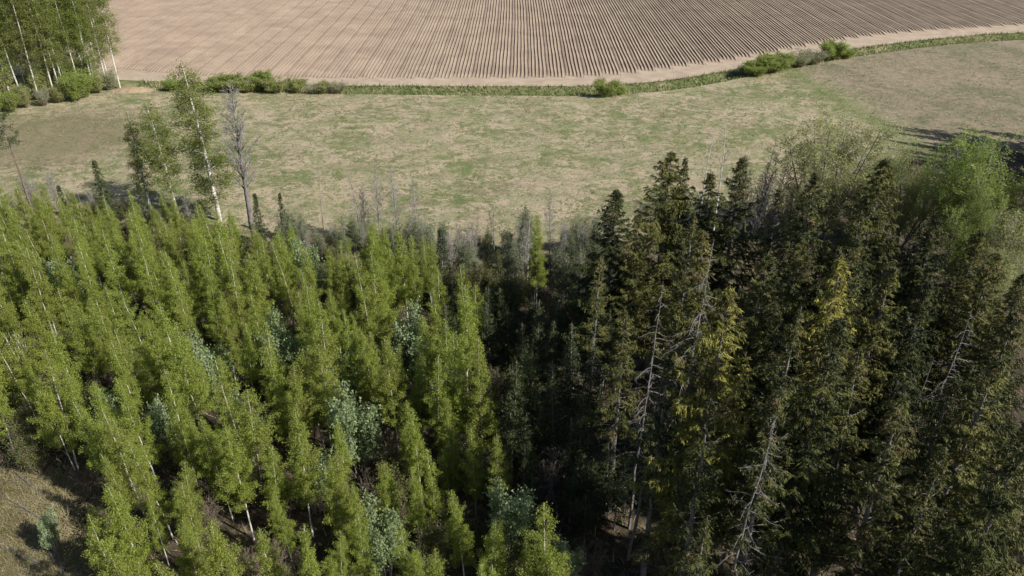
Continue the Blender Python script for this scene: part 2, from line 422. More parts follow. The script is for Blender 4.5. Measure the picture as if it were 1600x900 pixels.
def deciduous(seed, H, r0, nl, start, prof, elev, curve, nsub, sublen, nleaf, leafS, mats, ntwig=1.5, lean=.02,
              stems=1, stem_spread=.0, leaf_sd=.22, limb_r=.35, aspect=.85, limb_power=1.0, sag=.0, twig_r=.012, trunk_n=6):
    """Returns (trunk mesh, crown mesh). prof(t) limb length in metres at relative height t, elev(t) limb elevation."""
    rg = np.random.default_rng(seed)
    T, C = Geo(), Geo()
    leafpts = []; tw0, tw1 = [], []
    for si in range(stems):
        hs = H * (1 if si == 0 else rg.uniform(.7, .98))
        ang = rg.uniform(0, 6.28); sp = stem_spread * (rg.uniform(.4, 1.0) if stems > 1 else 0)
        k = 10
        tt = np.linspace(0, 1, k)
        wob = rg.normal(0, lean * hs * .15, (k, 2)).cumsum(0) * .5
        la = rg.uniform(0, 6.28)
        cx = wob[:, 0] + np.cos(la) * lean * hs * tt ** 1.5 + np.cos(ang) * sp * tt ** .8 + np.cos(ang) * .2 * (stems > 1)
        cy = wob[:, 1] + np.sin(la) * lean * hs * tt ** 1.5 + np.sin(ang) * sp * tt ** .8 + np.sin(ang) * .2 * (stems > 1)
        P = np.stack([cx, cy, tt * hs], -1); P[0, 2] = -.3
        rs = r0 * (1 if stems == 1 else rg.uniform(.6, 1))
        rad = rs * (1 - tt) ** .8 + .012
        T.tube(P, rad, trunk_n, 0)
        for i in range(nl):
            u = (i + rg.uniform(0, 1)) / nl
            t = start + (1 - start) * u ** limb_power * .985
            a = i * 2.39996 + rg.uniform(-.5, .5)
            L = prof(t) * rg.uniform(.65, 1.2)
            if L < .12: continue
            e = elev(t) + rg.normal(0, .12)
            p0 = np.array([np.interp(t, tt, P[:, 0]), np.interp(t, tt, P[:, 1]), t * hs])
            m = 5
            s = np.linspace(0, 1, m)
            ee = e + curve * s
            h = np.concatenate([[0], np.cumsum(np.cos(ee[:-1]) * L / (m - 1))])
            z = np.concatenate([[0], np.cumsum(np.sin(ee[:-1]) * L / (m - 1))]) - sag * L * s ** 2
            aa = a + rg.normal(0, .12) * s
            pts = p0 + np.stack([np.cos(aa) * h, np.sin(aa) * h, z], -1)
            lr = max(.008, np.interp(t, tt, rad) * limb_r)
            T.tube(pts, lr * (1 - s * .8), 4 if lr > .03 else 3, 0 if lr > .045 else 1)
            ns = max(2, int(nsub * L))
            ss = rg.uniform(.22, 1, ns)
            b0 = np.stack([np.interp(ss, s, pts[:, j]) for j in range(3)], -1)
            dirv = (pts[-1] - pts[0]) / (np.linalg.norm(pts[-1] - pts[0]) + 1e-9)
            dd = dirv * .7 + rg.normal(0, .55, (ns, 3)) + UP * (.25 - sag * 1.6)
            dd /= np.linalg.norm(dd, axis=1)[:, None]
            sl = sublen * rg.uniform(.5, 1.2, ns) * (1 - .35 * ss)
            sl = np.minimum(sl, L * .7)
            b1 = b0 + dd * sl[:, None]
            tw0.append(b0); tw1.append(b1)
            nt_ = int(ns * ntwig)
            if nt_:
                j = rg.integers(0, ns, nt_); q = rg.uniform(.3, 1, nt_)[:, None]
                c0 = b0[j] * (1 - q) + b1[j] * q
                d2 = dd[j] + rg.normal(0, .6, (nt_, 3)); d2 /= np.linalg.norm(d2, axis=1)[:, None]
                c1 = c0 + d2 * (sl[j] * .55)[:, None] - UP * sag * .15
                tw0.append(c0); tw1.append(c1)
    A, B = np.concatenate(tw0), np.concatenate(tw1)
    C.segs(A, B, twig_r, twig_r * .4, 1)
    if nleaf:
        w = np.linalg.norm(B - A, axis=1); j = rg.choice(len(A), nleaf, p=w / w.sum()); q = rg.uniform(.2, 1.08, nleaf)[:, None]
        c = A[j] * (1 - q) + B[j] * q + rg.normal(0, leaf_sd, (nleaf, 3))
        c[:, 2] = np.maximum(c[:, 2], .1)
        C.tris(c, leafS * rg.uniform(.6, 1.35, nleaf), rg, 0, aspect=aspect)
    return T.mesh('trunk', [mats[0], mats[1]], True), C.mesh('crown', [mats[2], mats[1]])

def spruce(seed, H, Rm, start, dens=1.0, brown=.12, narrow=1.0, mats=None, whorl=.50, tuft=.17, gaps=.12, trunk_r=.22):
    rg = np.random.default_rng(seed)
    T, C = Geo(), Geo()
    k = 9; tt = np.linspace(0, 1, k)
    P = np.stack([rg.normal(0, .03, k).cumsum(), rg.normal(0, .03, k).cumsum(), tt * H], -1); P[0, 2] = -.3
    rad = trunk_r * (1 - tt) ** .85 + .015
    T.tube(P, rad, 7, 0)
    # bare dead twigs on the lower stem
    nz = int((start * H) * 5)
    if nz > 3:
        z = rg.uniform(1.5, start * H + 2, nz); a = rg.uniform(0, 6.28, nz); L = rg.uniform(.4, 1.7, nz)
        p0 = np.stack([0 * z, 0 * z, z], -1) + np.stack([np.interp(z, tt * H, P[:, 0]), np.interp(z, tt * H, P[:, 1]), 0 * z], -1)
        p1 = p0 + np.stack([np.cos(a) * L * .6, np.sin(a) * L * .6, -L * .12], -1)
        p2 = p0 + np.stack([np.cos(a) * L, np.sin(a) * L, -L * .38], -1)
        T.segs(p0, p1, .022, .016, 1); T.segs(p1, p2, .016, .006, 1)
    z = start * H
    sx, sL = [], []
    Cc, Dd, Ss, Mm = [], [], [], []
    b0, b1 = [], []
    side_gap = rg.uniform(0, 6.28)
    while z < H - .12:
        f = (H - z) / H
        Lm = Rm * min(1.0, (f / (.62 * narrow)) ** .68) * (1 if f < .7 else 1 - (f - .7) * .9)
        nb = 5 if Lm > .9 else 4
        a0 = rg.uniform(0, 6.28)
        for b in range(nb):
            if rg.uniform() < gaps: continue
            a = a0 + b * 6.283 / nb + rg.normal(0, .22)
            L = max(.18, Lm * rg.uniform(.5, 1.2))
            dro = (.10 + .45 * f) * rg.uniform(.7, 1.3)
            n = max(3, int(L / .2))
            s = (np.arange(n) + .5) / n
            r = L * s
            zz = z - dro * L * (s ** 1.1) + (.34 * L) * s ** 2.6 + (1 - f) ** 6 * L * .7 * s
            ca, sa = math.cos(a), math.sin(a)
            px = np.interp(z, tt * H, P[:, 0]); py = np.interp(z, tt * H, P[:, 1])
            pts = np.stack([px + ca * r, py + sa * r, zz], -1)
            full = np.concatenate([[[px, py, z]], pts])
            b0.append(full[:-1]); b1.append(full[1:])
            # drooping side twigs
            nt_ = max(3, int(n * 2.3 * dens))
            si = rg.uniform(.12 if f < .3 else .28, 1.0, nt_)
            o = np.stack([np.interp(si, s, pts[:, j]) for j in range(3)], -1)
            side = np.where(rg.uniform(size=nt_) < .5, 1, -1)[:, None]
            sv = np.array([[-sa, ca, 0]]) * side
            ov = np.array([[ca, sa, 0]])
            tl = (.2 + .38 * L / Rm * Rm * .55) * rg.uniform(.6, 1.2, nt_) * (1.15 - .6 * si)
            td = sv * rg.uniform(.4, 1, (nt_, 1)) + ov * rg.uniform(.2, .7, (nt_, 1)) - UP * (rg.uniform(.1, .9, (nt_, 1)) * (.35 + f))
            td /= np.linalg.norm(td, axis=1)[:, None]
            m = np.maximum(3, (tl / .036).astype(int))
            idx = np.repeat(np.arange(nt_), m)
            q = rg.uniform(.05, 1, len(idx))
            cc = o[idx] + td[idx] * (tl[idx] * q)[:, None] - UP * (.25 * tl[idx] * q ** 2)[:, None] + rg.normal(0, .035, (len(idx), 3))
            Cc.append(cc); Dd.append(td[idx] + rg.normal(0, .2, (len(idx), 3)) - UP * .35)
            # tip spray
            Cc.append(pts[-1] + rg.normal(0, .06, (3, 3))); Dd.append(np.tile([ca, sa, .2], (3, 1)) + rg.normal(0, .3, (3, 3)))
            Mm.append(np.full(len(idx) + 3, 1 if rg.uniform() < brown + .25 * max(0, .2 - f) / .2 else 0))
        z += whorl * rg.uniform(.75, 1.25) * (.6 if f < .12 else 1)
    # leader
    lz = rg.uniform(H - .7, H + .15, 26)
    Cc.append(np.stack([rg.normal(P[-1, 0], .06, 26), rg.normal(P[-1, 1], .06, 26), lz], -1)); Dd.append(np.tile([0, 0, 1.], (26, 1)) + rg.normal(0, .4, (26, 3))); Mm.append(np.zeros(26, int))
    Cc, Dd, Mm = np.concatenate(Cc), np.concatenate(Dd), np.concatenate(Mm)
    for q in (0, 1):
        s = Mm == q
        C.tris(Cc[s], tuft * rg.uniform(.7, 1.35, s.sum()), rg, q, D=Dd[s], aspect=.28)
    C.segs(np.concatenate(b0), np.concatenate(b1), .016, .012, 2)
    mats = mats or [M_SPRBARK, M_DEAD, M_SPRUCE, M_SPRUCEB]
    return T.mesh('trunk', [mats[0], mats[1]], True), C.mesh('crown', [mats[2], mats[3], M_GREY])

def plant(name, meshes, x, y, scale=1.0, rot=None, tilt=(0, 0), names=('trunk', 'crown'), **kw):
    e = link(name, None, **kw)
    e.location = (x, y, float(terr(x, y)))
    e.rotation_euler = (tilt[0], tilt[1], random.uniform(0, 6.28) if rot is None else rot)
    e.scale = (scale[0], scale[0], scale[1]) if isinstance(scale, tuple) else (scale,) * 3
    e.empty_display_size = .3
    for nm, me in zip(names, meshes): link(nm, me, e)
    return e

ONES = 'zero one two three four five six seven eight nine ten eleven twelve thirteen fourteen fifteen sixteen seventeen eighteen nineteen'.split()
TENS = 'x x twenty thirty forty fifty sixty seventy eighty ninety'.split()
def word(n):
    n = max(0, min(99, int(round(n))))
    return ONES[n] if n < 20 else TENS[n // 10] + ('-' + ONES[n % 10] if n % 10 else '')
USED = set()
def tip_label(head, x, y, z):
    x0 = px_of(x, y, z)
    if not (-16 < x0[0] < 1616 and -9 < x0[1] < 909): return head if len(head.split()) > 5 else head + ' outside the picture'
    return tip_label_in(head, x, y, z)

def tip_label_in(head, x, y, z):
    """Label that names the thing by its look and then by where its tip stands in the photograph."""
    px, py = px_of(x, y, z)
    a, d = px / 16, py / 9
    for da, dd in ((0, 0), (0, 1), (1, 0), (0, -1), (-1, 0), (1, 1), (-1, -1), (2, 0), (-2, 0), (0, 2), (0, -2)):
        l = f'{head}, tip {word(a + da)} percent across, {word(d + dd)} percent down'
        if l not in USED: break
    USED.add(l)
    return l

def in_view(x, y, z, mx=60, my=60):
    px, py = px_of(x, y, z)
    return -mx < px < 1600 + mx and -my < py < 900 + my

placed = []
def free(x, y, d):
    return all((x - a) ** 2 + (y - b) ** 2 > d * d for a, b, _ in placed)

# ------------------------------------------------------------------ big spruces of the dark stand
SPR = [spruce(100 + i, 24, rm, st, dens, br, gaps=gp) for i, (rm, st, dens, br, gp) in enumerate([
    (3.1, .30, 2.3, .0, .08), (2.8, .36, 2.1, .02, .14), (3.5, .28, 2.2, .0, .08), (2.6, .46, 1.6, .06, .25), (3.0, .34, 2.1, .06, .14), (2.4, .5, 1.4, .0, .3)])]
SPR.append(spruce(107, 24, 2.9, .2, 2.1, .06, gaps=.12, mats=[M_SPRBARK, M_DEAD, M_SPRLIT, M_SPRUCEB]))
# (tip pixel x, y, height, variant, look)
spruces = [
    (1050, 235, 22, 2, 'double-tipped tall olive spruce standing against the meadow'),
    (963, 297, 20, 0, 'bushy grey-green spruce, first of the row beside the bare alders'),
    (1112, 268, 20, 1, 'narrow spruce tucked in front of the white leafless birches'),
    (1163, 246, 22, 4, 'brown-topped tall spruce before the grey leafless thicket'),
    (1222, 296, 20, 5, 'slim short spruce between two taller brown-topped ones'),
    (1274, 270, 22, 1, 'ragged tall spruce just in front of the big pale willow'),
    (1303, 302, 20, 5, 'dark slender spruce beside the ragged tall one'),
    (1388, 254, 23, 0, 'tall brown-tipped spruce right of the big pale willow'),
    (1350, 330, 21, 3, 'sparse spruce hugging the foot of the brown-tipped tall one'),
    (1468, 345, 20, 2, 'broad olive spruce in front of the green aspens'),
    (1436, 350, 19, 5, 'thin spruce beside the broad olive one'),
    (1536, 364, 19, 0, 'almost black spruce standing alone before the aspens'),
    (936, 398, 17, 5, 'short yellowish spruce at the shaded end of the stand'),
    (1000, 330, 19, 1, 'shaded spruce wedged behind the double-tipped one'),
    (1085, 330, 20, 3, 'thin spruce shading the dead grey snag'),
    (1130, 372, 23, 4, 'rusty olive spruce next to the grey leaning snag'),
    (1200, 398, 22, 2, 'full olive spruce in the middle of the stand'),
    (1255, 370, 21, 0, 'dense dark spruce behind the grey-twigged ones'),
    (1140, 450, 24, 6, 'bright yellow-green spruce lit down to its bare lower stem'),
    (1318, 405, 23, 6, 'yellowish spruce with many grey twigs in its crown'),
    (1340, 372, 22, 2, 'bushy spruce in the thick of the stand'),
    (1400, 415, 22, 1, 'olive spruce with layered drooping boughs'),
    (1250, 480, 23, 3, 'greyish thin-crowned spruce in the middle ground'),
    (1310, 500, 24, 0, 'large spruce with yellow lit boughs and dark heart'),
    (1455, 440, 21, 0, 'dark spruce under the leafless grey treetop'),
    (1592, 492, 22, 4, 'brown-tipped spruce at the edge of the picture'),
    (1565, 560, 23, 1, 'olive spruce in the lower corner of the stand'),
    (1385, 545, 21, 5, 'leaning sparse spruce with boughs only on one side'),
    (1480, 700, 20, 3, 'grey-tipped spruce rising from the black shade'),
    (1500, 590, 21, 5, 'thin shaded spruce behind the grey-tipped one'),
    (1560, 400, 19, 2, 'shaded spruce behind the almost black one'),
    (1600, 430, 20, 0, 'dark spruce half out of the picture'),
    (1050, 560, 19, 5, 'stunted shaded spruce among dead stems'),
    (980, 480, 18, 3, 'deeply shaded spruce under the first row'),
    (1225, 600, 22, 5, 'thin spruce with brown dying lower boughs'),
    (1585, 720, 22, 2, 'broad lit spruce in the bottom corner'),
    (1420, 610, 22, 3, 'spruce almost lost in the black shade'),
    (1630, 640, 22, 1, 'spruce cut by the edge of the picture, boughs reaching in'),
    (1115, 620, 20, 5, 'thin spruce behind the brightly lit bare-stemmed one'),
]
for px, py, H, v, lb in spruces:
    x, y = at(px, py, H)
    s = H / 24
    tl = (0, 0)
    if 'leaning' in lb: tl = (0, R(3))
    o = plant('spruce_tree', SPR[v], x, y, (s * (random.uniform(1.4, 1.6) if py < 310 and v != 5 else random.uniform(1.08, 1.28)), s), tilt=tl, label=lb, cat='spruce', group='tall spruces of the dark stand')
    placed.append((x, y, 2.0))
# double tip
x, y = at(1071, 243, 21)
plant('spruce_tree', SPR[1], x, y, (.8, 21 / 24), label='second tip close beside the double-tipped tall olive spruce', cat='spruce', group='tall spruces of the dark stand')
placed.append((x, y, 2))
# spruces nearer than the frame and to the right, unseen and added to shade the stand
for x, y, H in [(26, 17, 22), (34, 24, 23), (44, 34, 24), (50, 44, 23), (38, 14, 22), (48, 24, 23), (60, 38, 23), (24, 4, 23), (32, 3, 22), (40, 5, 23), (49, 13, 22), (28, -5, 22), (38, -4, 23), (48, 1, 22), (57, 12, 23), (57, 25, 22), (65, 22, 23), (66, 34, 22), (44, -9, 22)]:
    if free(x, y, 2):
        plant('spruce_tree', SPR[(x + y) % 5], x, y, H / 24, label=tip_label('spruce outside the picture added to shade the stand', x, y, H), cat='spruce', group='spruces beyond the picture edge')
        placed.append((x, y, 2))
for x, y, H in [(88, 115, 21), (91, 112, 22), (94, 109, 21), (86, 107, 22), (97, 114, 19), (90, 103, 21), (92, 106, 22), (84, 101, 20), (87, 98, 22), (95, 104, 20), (83, 94, 20), (84, 108, 19), (80, 100, 20), (85, 113, 18), (81, 105, 19)]:
    plant('spruce_tree', SPR[int(x) % 5], x, y, H / 24, label=tip_label('spruce beside the meadow casting its shadow on it', x, y, H), cat='spruce', group='spruces casting the meadow shadow')

# spruces standing between those that can be told apart by their tips: fill of the stand
rf = random.Random(5)
fill = 0
for i in range(3000):
    y = rf.uniform(24, 80); x = rf.uniform(0, 62)
    left = np.interp(y, [20, 35, 50, 62, 75], [9, 8.5, 8, 9.5, 12])
    if x < left or y > float(forest_edge(x)) - 9: continue
    if not free(x, y, 4.7): continue
    H = rf.uniform(15.5, 20)
    px, py = px_of(x, y, H)
    if py < np.interp(px, [850, 940, 1050, 1400, 1500, 1600], [480, 440, 340, 380, 440, 480]) + 20: continue
    if not in_view(x, y, H, 100, 60): continue
    if any(abs(px - a) < 48 and py < b + 260 for a, b in [(1090, 375), (1022, 437), (1120, 470), (1185, 652), (1515, 478)]) and y < 46: continue
    plant('spruce_tree', SPR[rf.choice([0, 1, 2, 4, 3])], x, y, (H / 24 * 1.05, H / 24), label=tip_label('shaded spruce inside the dark stand', x, y, H), cat='spruce', group='tall spruces of the dark stand')
    placed.append((x, y, 2)); fill += 1
print('fill spruces', fill)
for q in SPR: print([len(z.polygons) for z in q])

# ------------------------------------------------------------------ dead spruces with separate bare branches
def snag(px, py, H, lean, label, nb=60, z0=.35, lmax=2.6, seed=0, r0=.15, brown=False):
    rg = np.random.default_rng(seed)
    x, y = at(px, py, H)
    e = link('dead_spruce', None, label=label, cat='dead tree', group='dead spruces in the stand')
    e.location = (x - math.sin(lean) * H * 0, y, float(terr(x, y))); e.rotation_euler = (0, lean, 0)
    g = Geo(); tt = np.linspace(0, 1, 12)
    P = np.stack([rg.normal(0, .05, 12).cumsum(), rg.normal(0, .05, 12).cumsum(), tt * H], -1); P[0, 2] = -.3
    g.tube(P, r0 * (1 - tt) ** .9 + .012, 7)
    link('trunk', g.mesh('trunk', [M_DEAD], True), e)
    for i in range(nb):
        t = z0 + (1 - z0) * (i + rg.uniform(0, 1)) / nb
        L = max(.25, lmax * (1 - t) ** .5 * rg.uniform(.5, 1.25))
        a = rg.uniform(0, 6.28)
        s = np.linspace(0, 1, 6)
        b = Geo()
        dz = -.75 * L * s ** 1.7 + .22 * L * s + .25 * L * s ** 5
        c = np.stack([np.cos(a + .25 * s) * L * s, np.sin(a + .25 * s) * L * s, dz], -1)
        b.tube(c, .028 * (1 - s * .75) * (L / 2) ** .3, 4)
        m = int(L * 9)
        q = rg.uniform(.2, 1, m); p0 = np.stack([np.interp(q, s, c[:, j]) for j in range(3)], -1)
        d = rg.normal(0, 1, (m, 3)) * .6 + np.array([math.cos(a), math.sin(a), 0]) * .5 - UP * .5
        d /= np.linalg.norm(d, axis=1)[:, None]
        b.segs(p0, p0 + d * rg.uniform(.15, .5, (m, 1)) * (L / 2), .011, .005, 0)
        if brown and rg.uniform() < .6:
            b.tris(p0 + d * .2 + rg.normal(0, .08, (m, 3)), .2, rg, 1, aspect=.4)
        o = link('branch', b.mesh('branch', [M_DEAD, M_SPRUCEB]), e)
        o.location = (np.interp(t, tt, P[:, 0]), np.interp(t, tt, P[:, 1]), t * H)
    placed.append((x, y, 1.5))

snag(1096, 372, 23.2, R(1.5), 'grey dead spruce with long curved bare branches beside the rusty olive spruce', 75, .35, 3.4, 1, .14)
snag(1026, 437, 21, R(1), 'thin dead spruce with short hooked branches, in front of the dark gap', 60, .35, 2.2, 2, .10)
snag(1190, 652, 21, R(2), 'dead spruce with brown lichen-hung twigs low in the shade', 60, .3, 2.6, 3, .12, True)
snag(1020, 545, 18, R(3), 'faint shaded dead spruce behind the tangle of grey twigs', 60, .3, 2.4, 4, .12)
snag(1518, 478, 19, 0, 'leafless grey treetop rising between the dark spruces', 50, .6, 2.6, 5, .12)
snag(1440, 560, 17, R(2), 'thin dead stem lost in the shade under layered boughs', 26, .4, 1.8, 6, .10)
snag(860, 690, 5, R(4), 'small bare white-twigged snag in the dark gap', 26, .35, 1.9, 7, .06)
snag(878, 728, 5, R(-5), 'short forked dead stem below the white-twigged snag', 18, .3, 1.5, 8, .05)
snag(1115, 850, 6, R(4), 'broken pale stump stem at the foot of the lit spruce', 14, .4, 1.0, 9, .10)

# ------------------------------------------------------------------ young birch stand
def bprof(R0):
    return lambda t: R0 * (np.interp(t, [0, .1, .25, .45, .7, .9, 1], [.5, .75, 1, .95, .62, .25, .06]))
YB = []
for i in range(14):
    r0 = [1.7, 2.1, 1.4, 1.9, 2.4, 1.4, 2.0, 1.6, 2.2, 1.3, 1.9, 2.3, 1.5, 1.8][i]
    YB.append(deciduous(200 + i, 12, .072, [62, 62, 62, 62, 40, 52, 62, 58, 62, 56, 38, 40, 48, 62][i], [.18, .26, .2, .32, .2, .36, .24, .16, .28, .2, .3, .15, .4, .22][i], bprof(r0), lambda t: .8 + .35 * t, -.45, 5.5, .6,
                        [17000, 20000, 12000, 15000, 23000, 10000, 18000, 14000, 20000, 11000, 16000, 21000, 9000, 15000][i], .082, [M_BIRCH, M_TWIG, M_LIME], ntwig=1.3, lean=[.03, .04, .02, .06, .03, .05][i % 6], leaf_sd=.115, twig_r=.009, limb_r=.3,
                        stems=2 if i in (4, 10, 11) else 1, stem_spread=.9))
WIL = [deciduous(300 + i, 6.5, .06, 16, .25, lambda t: 1.7 * (1 - t * .55), lambda t: 1.0, -.2, 5, .6, 7000, .17,
                 [M_GREYTWIG, M_GREYTWIG, M_WILLOW], stems=5, stem_spread=1.5, leaf_sd=.18, ntwig=.8) for i in range(3)]
BSH = [deciduous(320 + i, 4.2, .03, 14, .1, lambda t: 1.0, lambda t: 1.15, -.1, 8, .7, [0, 3200, 1400][i], .11,
                 [M_TWIG, M_TWIG, M_SHRUB], stems=7, stem_spread=1.1, leaf_sd=.2, ntwig=2.2, twig_r=.011) for i in range(3)]

YBD = [deciduous(250 + i, 12, .07, 44, .2, bprof(1.5 + .3 * i), lambda t: .75 + .3 * t, -.2, 5, .6, 4200, .12, [M_GREY, M_GREYTWIG, M_SHADED], ntwig=1.6, lean=.03, leaf_sd=.17, twig_r=.010) for i in range(2)]

# pale willows seen among the birches: tip pixel
for px, py, H, v, lb in [
    (543, 612, 9, 0, 'bright pale grey-green willow in the middle of the birch stand'),
    (432, 500, 9, 1, 'pale blue-green willow in front of the lower white birch stem'),
    (482, 376, 8, 2, 'round pale willow at the meadow side of the stand'),
    (92, 408, 8, 0, 'pale willow among the first birches at the picture edge'),
    (640, 486, 9, 1, 'grey-green willow leaning at the shade line'),
    (690, 578, 8, 2, 'pale willow on the shade line below the leaning one'),
    (245, 616, 7, 1, 'small pale willow between close birch crowns'),
    (375, 618, 7, 0, 'blue-green low willow under the birches'),
    (592, 790, 7, 2, 'broad pale willow at the bottom edge, beside brown brush'),
    (475, 690, 7, 0, 'pale willow tucked behind brown leafless shrubs'),
    (320, 525, 8, 1, 'pale willow crown left of the long white stem'),
    (525, 548, 8, 2, 'pale willow above the bright one'),
    (800, 760, 8, 0, 'dull green willow at the edge of the black shade'),
    (60, 800, 4, 2, 'low light green willow on the straw clearing'),
    (895, 850, 5, 1, 'half-bare white-stemmed willow beside the black gap'),
    (165, 600, 7, 2, 'small pale willow between shaded birch crowns'),
    (855, 830, 5, 0, 'small lit green willow where the shade begins'),
]:
    x, y = at(px, py, H)
    plant('willow_shrub', WIL[v], x, y, (H / 6.9 * .8, H / 6.9), label=lb, cat='willow', group='pale willows among the young birches', names=('trunk', 'crown'))
    placed.append((x, y, 2.2))

clear = [at(35, 850), at(60, 780), at(10, 900), at(90, 910), at(0, 770), at(-40, 850), at(40, 960), at(110, 990)]
def stand_right(y):   # limit of the young birch stand towards the spruces
    return np.interp(y, [15, 25, 32, 40, 50, 60, 75, 90, 100], [4.5, 4.5, 3, 0, -2.5, -4.5, -4.5, -3, -3])
TINT = ['lime green', 'bright green', 'slender green', 'fresh green', 'broad forked', 'thin-leaved', 'leafy green', 'soft green', 'broad green', 'narrow green', 'twin-stemmed', 'bushy forked', 'high-crowned', 'full green']
birches = []
rb = random.Random(21)
cand = []
step = 2.75
yy = 13.0
while yy < 96:
    xx = -62.0
    while xx < 8:
        cand.append((xx + rb.uniform(-1.25, 1.25) + (int(yy / step) % 2) * 1.5, yy + rb.uniform(-1.2, 1.2)))
        xx += step
    yy += step
rb.shuffle(cand)
for x, y in cand:
    if x > stand_right(y) + rb.uniform(-1, 1): continue
    if y > float(forest_edge(x)) - 2 - rb.uniform(0, 2): continue
    if any((x - a) ** 2 + (y - b) ** 2 < 3.3 ** 2 for a, b in clear): continue
    if not free(x, y, 1.55): continue
    if rb.random() < .07: continue
    H = rb.choice([rb.uniform(10, 13.3), rb.uniform(10, 13.3), rb.uniform(10, 13.3), rb.uniform(7.5, 10)])
    if y > 70: H *= .88
    if y < 42: H *= .86
    px, py = px_of(x, y, H)
    env = np.interp(px, [0, 100, 200, 330, 400, 520, 600, 660, 720, 850], [285, 300, 300, 330, 345, 370, 350, 365, 400, 470]) + rb.uniform(-12, 30)
    while py < env and H > 5:
        H -= .4; px, py = px_of(x, y, H)
    if H < 6.5: continue
    if (px < 135 and py > 665) or (px < 70 and py > 610): continue
    if not in_view(x, y, H, 70, 20) and not in_view(x, y, H * .5, 60, 10): continue
    birches.append((x, y, H)); placed.append((x, y, 1.5))
birches = birches[:300]
for x, y, H in birches:
    v = rb.randrange(14)
    w = H / 12 * rb.uniform(.8, 1.02)
    plant('young_birch', YB[v], x, y, (w, H / 12), tilt=(rb.gauss(0, .02), rb.gauss(0, .02)),
          label=tip_label(f'{TINT[v]} young birch', x, y, H), cat='birch', group='young birches of the light green stand')
print('birches', len(birches))

# straw on the open patch in the bottom corner of the photograph
k = 26000; j = rng.integers(0, len(clear), k); cc = np.array(clear)[j]
X = cc[:, 0] + rng.normal(0, 1.9, k); Y = cc[:, 1] + rng.normal(0, 1.9, k)
scatter_blades('dry_grass', X, Y, terr(X, Y) - .04, rng.uniform(.3, .9, k), rng.uniform(.03, .08, k), 1.6,
               [M_STRAW, M_SHRUB], (rng.uniform(0, 1, k) < .14).astype(int), 'bent pale straw over the open patch in the birch stand', 'grass')

for i, (px, py, a, L) in enumerate([(30, 790, .5, 5.5), (70, 850, .8, 4.5), (15, 860, .4, 6), (95, 880, .9, 4), (50, 760, .6, 4)]):
    x, y = at(px, py)
    g = Geo(); tt = np.linspace(0, 1, 6)
    P = np.stack([-math.cos(a) * L * (tt - .5), math.sin(a) * L * (tt - .5), .12 + .06 * np.sin(tt * 5 + i)], -1)
    g.tube(P, .07 * (1 - .6 * tt), 6)
    q = rng.uniform(.3, 1, 16); p0 = np.stack([np.interp(q, tt, P[:, j]) for j in range(3)], -1)
    g.segs(p0, p0 + np.stack([rng.normal(-.25, .35, 16), rng.normal(0, .4, 16), rng.uniform(.05, .5, 16)], -1), .014, .006, 0)
    o = link('fallen_stem', g.mesh('fallen_stem', [M_DEAD]), None, None, ['grey fallen stem across the straw patch', 'short grey fallen stem near the low willow', 'longest fallen stem at the picture edge', 'grey fallen stem under the birches by the straw patch', 'grey fallen stem at the upper end of the straw patch'][i], 'fallen stem', 'fallen stems on the straw patch')
    o.location = (x, y, float(terr(x, y)))

# brown and half-leafed shrubs under the birches
cnt = 0
for i in range(1600):
    x = rb.uniform(-58, 12); y = rb.uniform(16, 97)
    if x > stand_right(y) + 5 or y > float(forest_edge(x)) + 1.5: continue
    if not free(x, y, 1.05): continue
    if not in_view(x, y, 2, 20, 20): continue
    if any((x - a) ** 2 + (y - b) ** 2 < 2.8 ** 2 for a, b in clear): continue
    H = rb.uniform(2.0, 4.6) * (.6 if y > float(forest_edge(x)) - 8 else 1); v = rb.choice([0, 1, 1, 1, 2])
    plant('shrub', BSH[v], x, y, H / 4.2, label=tip_label(['leafless brown shrub', 'low green leafed shrub', 'budding brown shrub'][v], x, y, H), cat='shrub', group='brown shrubs under the birches')
    placed.append((x, y, 1)); cnt += 1
    if cnt >= 270: break
print('shrubs', cnt)

# undergrowth (not countable)
n = 90000
X = rng.uniform(-70, 60, n); Y = rng.uniform(12, 105, n)
ok = (Y < forest_edge(X) + 3)
X, Y = X[ok], Y[ok]; k = len(X)
scatter_blades('undergrowth', X, Y, terr(X, Y) - .08, rng.uniform(.2, 1.1, k) ** 1.3, rng.uniform(.03, .10, k), .9,
               [M_STRAW, M_TWIG, M_SHRUB], rng.choice([0, 1, 2], k, p=[.42, .38, .20]), 'dry grass, twigs and sprouts on the forest floor', 'undergrowth')

# ------------------------------------------------------------------ tall trees at the meadow edge
def mb(seed, H, R0, start, nleaf, leafS=.2, m=None, nl=46, sag=.25, r0=.2):
    return deciduous(seed, H, r0, nl, start, lambda t: R0 * np.interp(t, [0, start, start + .2, .75, 1], [.3, .5, 1, .75, .1]), lambda t: .65 + .3 * t, -.5, 5, .9,
                     nleaf, leafS, m or [M_BIRCH, M_TWIG, M_LIMED], ntwig=1.4, lean=.02, leaf_sd=.26, sag=sag, limb_r=.33, twig_r=.012, trunk_n=7)
MB = [mb(400, 21, 2.7, .12, 15000, .14, nl=60), mb(401, 20, 2.4, .3, 12000, .14, nl=54), mb(404, 20, 1.9, .25, 8000, .14)]

def between(tp, bp):
    """Height and place of a tree seen from tip pixel to base pixel."""
    x, y = at(*bp)
    b = (450 - tp[1]) / FPX
    t = y / (CP + b * SP)
    return x, y, CAM_H + t * (-SP + b * CP)

